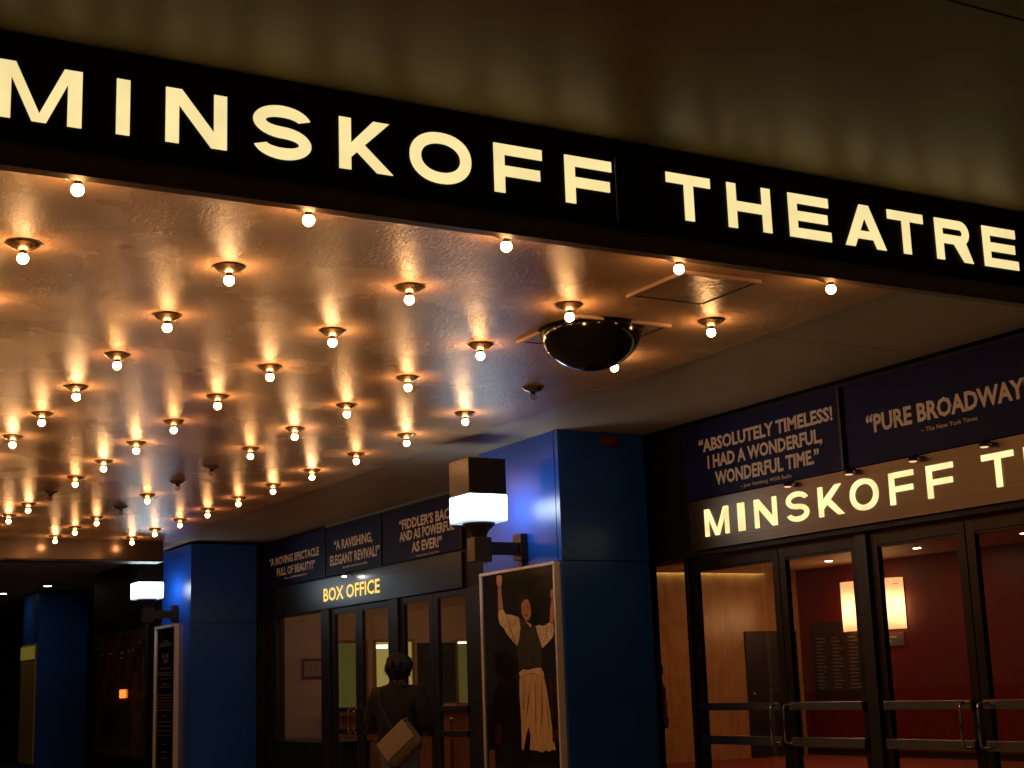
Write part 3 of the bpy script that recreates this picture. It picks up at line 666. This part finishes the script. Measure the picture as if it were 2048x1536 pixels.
# south wall in slices so that the cove recess and the office windows sit in it
structure(ubox(LX - .3, LX, 5.62, 8.9, fl, LC - .001).build('lobby_stone_wall', M['cream']))
bw = MB().ub(LX - .3, LX, 3.69, 5.618, fl, LC - .001); structure(bw.build('box_office_wall', M['cream2']))
structure(ubox(LX + .001, 2.6, RY, 8.9, fl, LC - .001).build('lobby_red_wall', M['red']))
structure(ubox(2.6, 2.8, 3.69, 8.9, fl, LC - .001).build('lobby_end_wall', M['cream2']))
structure(ubox(LX + .012, 2.6, RY - .012, RY - .001, fl, fl + .05).build('skirting', M['base']))
cv = thing('cove_light', 'thin cove light strip along the top of the lobby stone wall', 'light strip', W(LX + .02, 7.3, .89))
part('housing', M['lceil'], cv, ubox(LX + .03, LX + .036, 6.4, 8.125, .868, .8955))
part('tube', M['E_cove'], cv, ubox(LX + .006, LX + .028, 6.4, 8.12, .885, .8955))
dd = thing('service_door', 'dark steel door in the stone wall of the lobby', 'door', W(LX, 8.16, fl))
part('leaf', M['ddoor'], dd, ubox(LX + .001, LX + .014, 7.885, 8.44, fl, .385), bevel=0.004)
part('door_knob', M['chrome'], dd, MB().lathe([(.0005, -.03), (.02, -.025), (.03, 0), (.02, .025), (.0005, .03)], 14, tuple(W(LX + .035, 7.93, -.13))), smooth=True)
part('push_plate', M['rail'], dd, ubox(LX + .015, LX + .019, 8.1, 8.18, -.07, -.05))
# wall joints in the stone wall
for k, y in enumerate([5.9, 6.5, 7.1, 7.7]):
    structure(ubox(LX + .0005, LX + .0012, y, y + .003, fl, .86).build('stone_joint', M['wood']))
# sconces
def sconce(x, label):
    r = .235 / 2 * S * .98
    t = thing('wall_sconce', label, 'wall lamp', W(x, RY, .545), 'parchment sconces on the red wall')
    n = 14; vs = []; fs = []
    for z in (-.2 * S, .2 * S):
        for k in range(n + 1):
            a = math.pi * k / n; vs.append((r * math.cos(a), -.02 - r * .8 * math.sin(a), z))
    for k in range(n): fs.append((k, k + 1, n + 2 + k, n + 1 + k))
    for k in range(n + 1):  pass
    MB().add(vs, fs).build('shade', M['sconce'], t, smooth=True)
    MB().box((-r, -.018, -.2 * S), (r, -.002, .2 * S)).build('back_plate', M['brass'], t)
    MB().box((-r * .9, -r * .7, .15 * S), (r * .9, -.019, .153 * S)).build('shelf', M['brass'], t)
    return t
SX = [(-9.285, 'parchment sconce on the red wall, left of the door frame'), (-9.065 + .008, 'parchment sconce mostly hidden behind the door frame'), (-8.835, 'bright parchment sconce right of the door frame on the red wall')]
s0 = sconce(SX[0][0] - .01, SX[0][1])
for x, lb in SX[1:]: copy_thing(s0, W(x, RY, .545 - .004), lb)
# downlights
dl0 = None
for x, y, lb in [(-9.203, 7.273, 'lobby downlight above the stone wall, leftmost'), (-8.124, 7.196, 'upper of two lobby downlights left of the sconces'), (-9.1, 8.066, 'lower lobby downlight near the red wall, left'),
                 (-7.054, 7.122, 'upper lobby downlight, right of the hanging frame post'), (-8.032, 7.978, 'lower lobby downlight above the right sconce'), (-6.0, 7.1, 'lobby downlight beyond the right door frame'), (-7.0, 7.95, 'lobby downlight near the red wall, farther right'),
                 (-8.2, 6.3, 'lobby downlight nearer the doors'), (-7.1, 6.2, 'lobby downlight nearer the doors, right'), (-6.0, 6.2, 'lobby downlight near the middle doors'), (-9.2, 4.9, 'downlight over the box office counter'), (-8.4, 4.3, 'downlight just inside the box office doors'), (-9.3, 4.15, 'downlight beside the framed notice'), (-7.5, 4.6, 'downlight inside the right box office door')]:  # last two are out of view, added to brighten the box office
    if dl0 is None:
        dl0 = thing('lobby_downlight', lb, 'downlight', W(x, y, LC), 'lobby downlights')
        MB().lathe([(.085, -.0005), (.085, -.006), (.068, -.006), (.066, -.002)], 20).build('ring', M['lceil'], dl0)
        MB().lathe([(.065, -.0035), (.065, -.0045), (.0005, -.005)], 20).build('lens', M['E_down'], dl0)
    else: copy_thing(dl0, W(x, y, LC), lb)
# donor plaque
pq = thing('donor_plaque', 'bronze plaque with three columns of names on the red wall', 'plaque', W(-9.45, RY - .01, .1))
part('plate', M['plaque'], pq, ubox(-9.86, -9.24, RY - .012, RY - .0015, -.18, .44), bevel=0.003)
mb = MB()
for c0 in (-9.80, -9.60, -9.40):
    for k in range(15):
        w = rs.uniform(.07, .13); mb.ub(c0, c0 + w, RY - .0135, RY - .0122, .30 - k * .029, .309 - k * .029)
part('name_columns', M['plaqtxt'], pq, mb)
pq2 = thing('wall_notice', 'small grey notice under the right sconce on the red wall', 'sign', W(-8.85, RY - .01, .2))
part('plate', mat('notice_grey', (0.16, 0.13, 0.12), 0.4), pq2, ubox(-9.08, -8.76, RY - .012, RY - .0015, .212, .315), bevel=0.002)
part('text_lines', M['tansm'], pq2, MB().ub(-9.03, -8.84, RY - .0135, RY - .0122, .276, .286).ub(-8.99, -8.90, RY - .0135, RY - .0122, .243, .252))

# box office windows on the left wall of the lobby
def office_window(y0, y1, z0, z1, m, label, tube=False):
    t = thing('office_window', label, 'window', W(LX, (y0 + y1) / 2, z0), 'box office windows')
    part('blind', M[m], t, ubox(LX + .0015, LX + .004, y0, y1, z0, z1))
    part('frame', M['wood'], t, MB().ub(LX + .0015, LX + .014, y0 - .018, y0 - .0005, z0, z1).ub(LX + .0015, LX + .014, y1 + .0005, y1 + .018, z0, z1)
         .ub(LX + .0015, LX + .014, y0 - .018, y1 + .018, z1 + .0005, z1 + .02).ub(LX + .0015, LX + .014, y0 - .018, y1 + .018, z0 - .02, z0 - .0005))
    if tube: part('tube_lamp', M['E_tube'], t, ubox(LX + .005, LX + .02, tube[0], tube[1], tube[2], tube[3]))
    return t
office_window(4.184, 4.43, -.12, .342, 'blind', 'greenish office window with blinds, left of the standing person')
office_window(4.513, 4.80, -.09, .345, 'ylw', 'bright yellow office window behind the head of the standing person', (4.516, 4.60, .300, .326))
office_window(5.18, 5.42, -.108, .342, 'blind', 'greenish office window strip right of the dark door', (5.182, 5.42, .326, .338))
od = thing('poster_door', 'dark poster board with faint script between the office windows', 'poster board', W(LX, 5.0, -.1))
part('board', M['pdark'], od, ubox(LX + .0015, LX + .012, 4.845, 5.155, -.10, .335))
mb = MB()
for k, (y, z) in enumerate([(4.89, .27), (4.92, .25), (4.90, .22), (4.94, .27), (5.04, .27), (5.07, .29), (5.09, .25), (5.05, .22), (5.08, .20), (5.10, .23), (4.93, .2)]):
    p = W(LX + .0135, y, z); mb.tube([p, p + Vector((0, .03, .035)), p + Vector((0, .055, .01)), p + Vector((0, .08, .05))], .004, 5)
part('script_lettering', M['ptext'], od, mb)
ct = thing('ticket_counter', 'orange wood ticket counter under the office windows', 'counter', base_of(LX + .1, 4.9))
part('counter_top', M['wood'], ct, ubox(LX + .001, LX + .16, 4.10, 5.56, -.165, -.135), bevel=0.004)
part('counter_front', M['wood'], ct, ubox(LX + .001, LX + .12, 4.12, 5.54, fl, -.166))
nf = thing('notice_frame', 'small dark red framed notice on the wall left of the box office doors', 'notice', W(LX, 4.02, .1))
part('frame', M['redframe'], nf, MB().ub(LX + .001, LX + .012, 3.943, 4.17, .225, .24).ub(LX + .001, LX + .012, 3.943, 4.17, .10, .115).ub(LX + .001, LX + .012, 3.943, 3.955, .1155, .2245).ub(LX + .001, LX + .012, 4.158, 4.17, .1155, .2245))
part('paper', M['paper'], nf, ubox(LX + .001, LX + .004, 3.956, 4.157, .116, .224))
cb = thing('low_cabinet', 'low black cabinet inside the glass left of the box office doors', 'cabinet', base_of(-9.0, 3.9))
part('carcass', M['black'], cb, ubox(-9.95, -8.80, 3.66, 3.92, fl, -.312), bevel=0.005)
part('cabinet_top', M['base'], cb, ubox(-9.96, -8.78, 3.65, 3.93, -.3115, -.302))
sp = thing('stanchion', 'brass rope stanchion with dark red rope inside the box office', 'stanchion', base_of(-9.3, 4.7))
bx = Vector((-9.0 * S, 4.60 * S, 0)); 
part('post', M['rope'], sp, MB().tube([bx + Vector((0, 0, .03)), bx + Vector((0, 0, .93))], .024, 12), smooth=True)
part('finial', M['brass'], sp, MB().lathe([(.02, .0), (.032, .012), (.026, .025), (.034, .05), (.02, .075), (.0005, .085)], 14, tuple(bx + Vector((0, 0, .93)))), smooth=True)
part('foot', M['brass'], sp, MB().lathe([(.16, .0), (.15, .015), (.03, .03)], 20, tuple(bx + Vector((0, 0, .001)))), smooth=True)

# ------------------------------------------------------------ people
def skin_mesh(name, verts, edges, radii, material, parent, sub=2, root=0, bump=None):
    me = bpy.data.meshes.new(name); me.from_pydata(verts, edges, [])
    o = bpy.data.objects.new(name, me); COL.objects.link(o)
    sk = o.modifiers.new('skin', 'SKIN'); sk.use_smooth_shade = True
    sd = o.modifiers.new('sub', 'SUBSURF'); sd.levels = sub; sd.render_levels = sub
    lay = me.skin_vertices[0].data
    for i, r in enumerate(radii):
        lay[i].radius = r if isinstance(r, tuple) else (r, r); lay[i].use_root = (i == root)
    if bump:
        tx = bpy.data.textures.new('folds', 'CLOUDS'); tx.noise_scale = bump[1]
        dp = o.modifiers.new('folds', 'DISPLACE'); dp.texture = tx; dp.strength = bump[0]; dp.mid_level = 0.5; dp.texture_coords = 'LOCAL'
    dg = bpy.context.evaluated_depsgraph_get(); dg.update()
    nm = bpy.data.meshes.new_from_object(o.evaluated_get(dg)); o.modifiers.clear()
    o.data = nm; nm.materials.clear(); nm.materials.append(material); o.parent = parent
    for p in nm.polygons: p.use_smooth = True
    return o

def person(name_label, loc, rotz, arms, cloth, legs, height=1.0, group=None, hairlen=0.0, tilt=0.0, wide=1.0):
    t = thing('person', name_label, 'person', loc, group, rotz)
    V = []; E = []; Rr = []
    def v(p, r, par=None):
        V.append(p); Rr.append(r)
        if par is not None: E.append((par, len(V) - 1))
        return len(V) - 1
    # body: local +y is the way the person faces
    pel = v((0, 0, .96), (.155, .115)); sp1 = v((0, 0, 1.14), (.135, .105), pel); ch = v((0, -.01, 1.34), (.165, .115), sp1)
    nb = v((0, -.01, 1.475), (.085, .075), ch); nk = v((0, .01 + tilt * .3, 1.535), (.056, .058), nb); jw = v((0, .035 + tilt, 1.615), (.068, .078), nk)
    hd = v((0, .028 + tilt, 1.69), (.078, .094), jw); cr = v((0, .015 + tilt, 1.755), (.058, .072), hd)
    v((0, .135 + tilt, 1.665), .012, hd)                                     # nose
    for s in (-1, 1): v((s * .09, .02 + tilt, 1.672), .014, hd)              # ears
    for s, (el, wr) in zip((-1, 1), arms):
        sh = v((s * .185, -.01, 1.43), .062, ch); e = v(el, .046, sh); w = v(wr, .028, e)
        d = (Vector(wr) - Vector(el)).normalized(); side = Vector((0, 0, 1)).cross(d).normalized() * -s
        upv = d.cross(side).normalized()
        pm = v(tuple(Vector(wr) + d * .06), (.038, .022), w)
        pe = Vector(wr) + d * .085
        for k, ln in enumerate([.068, .078, .072, .055]):
            o_ = side * (.027 - .018 * k)
            a = v(tuple(pe + o_ + d * .02), .0095, pm); b = v(tuple(pe + o_ + d * (.02 + ln * .55) + upv * .008), .009, a); v(tuple(pe + o_ + d * (.02 + ln * .85) + upv * .03), .0078, b)
        a = v(tuple(Vector(wr) + d * .035 + side * .04), .012, w); v(tuple(Vector(wr) + d * .08 + side * .06 + upv * .012), .0095, a)
    for s in (-1, 1):
        hp = v((s * .095, 0, .90), .088, pel); kn = v((s * .11, .015, .50), .058, hp); an = v((s * .12, -.015, .09), .04, kn)
        v((s * .125, .12, .035), .034, an)
    skin_mesh('body', V, E, Rr, M['skin'], t, 2, 0)
    # jacket
    V2 = []; E2 = []; R2 = []
    def j(p, r, par=None):
        V2.append(p); R2.append(r)
        if par is not None: E2.append((par, len(V2) - 1))
        return len(V2) - 1
    a = j((0, 0, .80), (.225, .185)); b = j((0, 0, 1.0), (.235, .185), a); c = j((0, -.005, 1.18), (.23, .175), b); d = j((0, -.015, 1.345), (.225, .165), c)
    e = j((0, -.012, 1.475), (.12, .10), d); f = j((0, .0, 1.535), (.078, .076), e)
    for s, (el, wr) in zip((-1, 1), arms):
        sh = j((s * .215, -.01, 1.405), .105, d); k = j(el, .092, sh); j(tuple(Vector(el).lerp(Vector(wr), .5)), .078, k); j(tuple(Vector(el).lerp(Vector(wr), .93)), .05, len(V2) - 1)
    skin_mesh('jacket', V2, E2, R2, M[cloth], t, 2, 0, bump=(.035, .13))
    V3 = []; E3 = []; R3 = []
    def l_(p, r, par=None):
        V3.append(p); R3.append(r)
        if par is not None: E3.append((par, len(V3) - 1))
        return len(V3) - 1
    a = l_((0, 0, .95), (.16, .13))
    for s in (-1, 1):
        b = l_((s * .10, 0, .84), .105, a); c = l_((s * .11, .015, .50), .078, b); l_((s * .12, -.012, .10), .066, c)
    skin_mesh('trousers', V3, E3, R3, M[legs], t, 2, 0, bump=(.015, .1))
    for s in (-1, 1):
        MB().add([], []).box((s * .125 - .047, -.09, .0), (s * .125 + .047, .19, .07)).build('shoe', M['shoe'], t, bevel=0.025)
    # hair: cap of tufts round the skull, open at the face
    bm = bmesh.new(); bmesh.ops.create_icosphere(bm, subdivisions=4, radius=1)
    rr = random.Random(11)
    for vt in list(bm.verts):
        p = vt.co
        if p.y > .55 and p.z < .35: bm.verts.remove(vt)
    from mathutils import noise as nz_
    for vt in bm.verts:
        p = vt.co.copy(); q = Vector((p.x * 2.2, p.y * 2.2, p.z * 1.3)); sc_ = 1 + .05 * nz_.noise(q) + .07 * nz_.noise(q * 3.1) + rr.uniform(-.015, .015)
        vt.co = Vector((p.x * .122 * sc_, p.y * .134 * sc_ + .006 + tilt, 1.683 + p.z * (.132 if p.z > 0 else .145) * sc_))
    for k in range(90):
        th_ = rr.uniform(math.radians(165), math.radians(375)); zz = rr.uniform(-.95, .75); rc = math.sqrt(1 - zz * zz)
        p = Vector((math.cos(th_) * rc * .118, math.sin(th_) * rc * .130 + .006 + tilt, 1.683 + zz * .135))
        out = Vector((math.cos(th_), math.sin(th_), 0)); tip = p + out * rr.uniform(.004, .03) + Vector((rr.uniform(-.02, .02), 0, -rr.uniform(.03, .07)))
        sd = out.cross(Vector((0, 0, 1))) * .014; ab = [bm.verts.new(p + sd), bm.verts.new(p - sd), bm.verts.new(p - out * .02 + Vector((0, 0, .03))), bm.verts.new(tip)]
        for f_ in [(0, 1, 3), (1, 2, 3), (2, 0, 3)]: bm.faces.new([ab[i] for i in f_])
    me = bpy.data.meshes.new('hair'); bm.to_mesh(me); bm.free(); me.materials.append(M['hair'])
    for p in me.polygons: p.use_smooth = True
    ho = bpy.data.objects.new('hair', me); link(ho, t)
    t.scale = (height * wide, height, height)
    return t
PL = Vector((-5.97 * S, 2.80 * S, 0.005)); PR = math.radians(30)
person('person seen from behind in a bulky black jacket, waiting at the box office doors', PL, PR,
       [((-.315, -.01, 1.11), (-.16, .20, 1.12)), ((.31, -.01, 1.10), (.14, .20, 1.12))], 'jacket', 'jeans', .975, hairlen=1.0, tilt=-.0, wide=1.12)
person('person in dark red inside the lobby, nearly hidden behind the blue column', Vector((-8.6 * S, 5.985 * S, fl * S + EYE + .001)), math.radians(150),
       [((-.30, .02, 1.16), (-.16, .24, 1.28)), ((.31, .0, 1.16), (.34, .18, 1.34))], 'plaid', 'jeans', .95)

# messenger bag on the back of the waiting person
def bagpt(lx, ly, lz):
    c, s = math.cos(PR), math.sin(PR); return Vector((PL.x + c * lx - s * ly, PL.y + s * lx + c * ly, lz))
bg_ = thing('messenger_bag', 'tan canvas messenger bag slung across the back of the waiting person', 'bag', bagpt(.20, -.26, .93))
def rbox(w, h, d, off=(0, 0, 0)):
    return MB().box((off[0] - w / 2, off[1] - d / 2, off[2] - h / 2), (off[0] + w / 2, off[1] + d / 2, off[2] + h / 2))
body = rbox(.38, .27, .12).build('bag_body', M['canvas2'], bg_, bevel=0.04)
flap = rbox(.375, .19, .012, (0, -.064, .050)).build('flap', M['canvas'], bg_, bevel=0.006)
flapt = rbox(.375, .012, .118, (0, -.006, .142)).build('flap_top', M['canvas'], bg_, bevel=0.005)
bg_.rotation_euler = (math.radians(6), math.radians(-38), PR)
stp = MB().tube([bagpt(.08, -.22, 1.04), bagpt(-.02, -.205, 1.17), bagpt(-.09, -.195, 1.29), bagpt(-.135, -.15, 1.40), bagpt(-.14, -.04, 1.455), bagpt(-.13, .08, 1.41)], .012, 8)
off = Vector(bg_.location)
so = stp.build('strap', M['strap'], None); so.parent = bg_
so.matrix_parent_inverse = (Matrix.Translation(bg_.location) @ bg_.rotation_euler.to_matrix().to_4x4()).inverted()
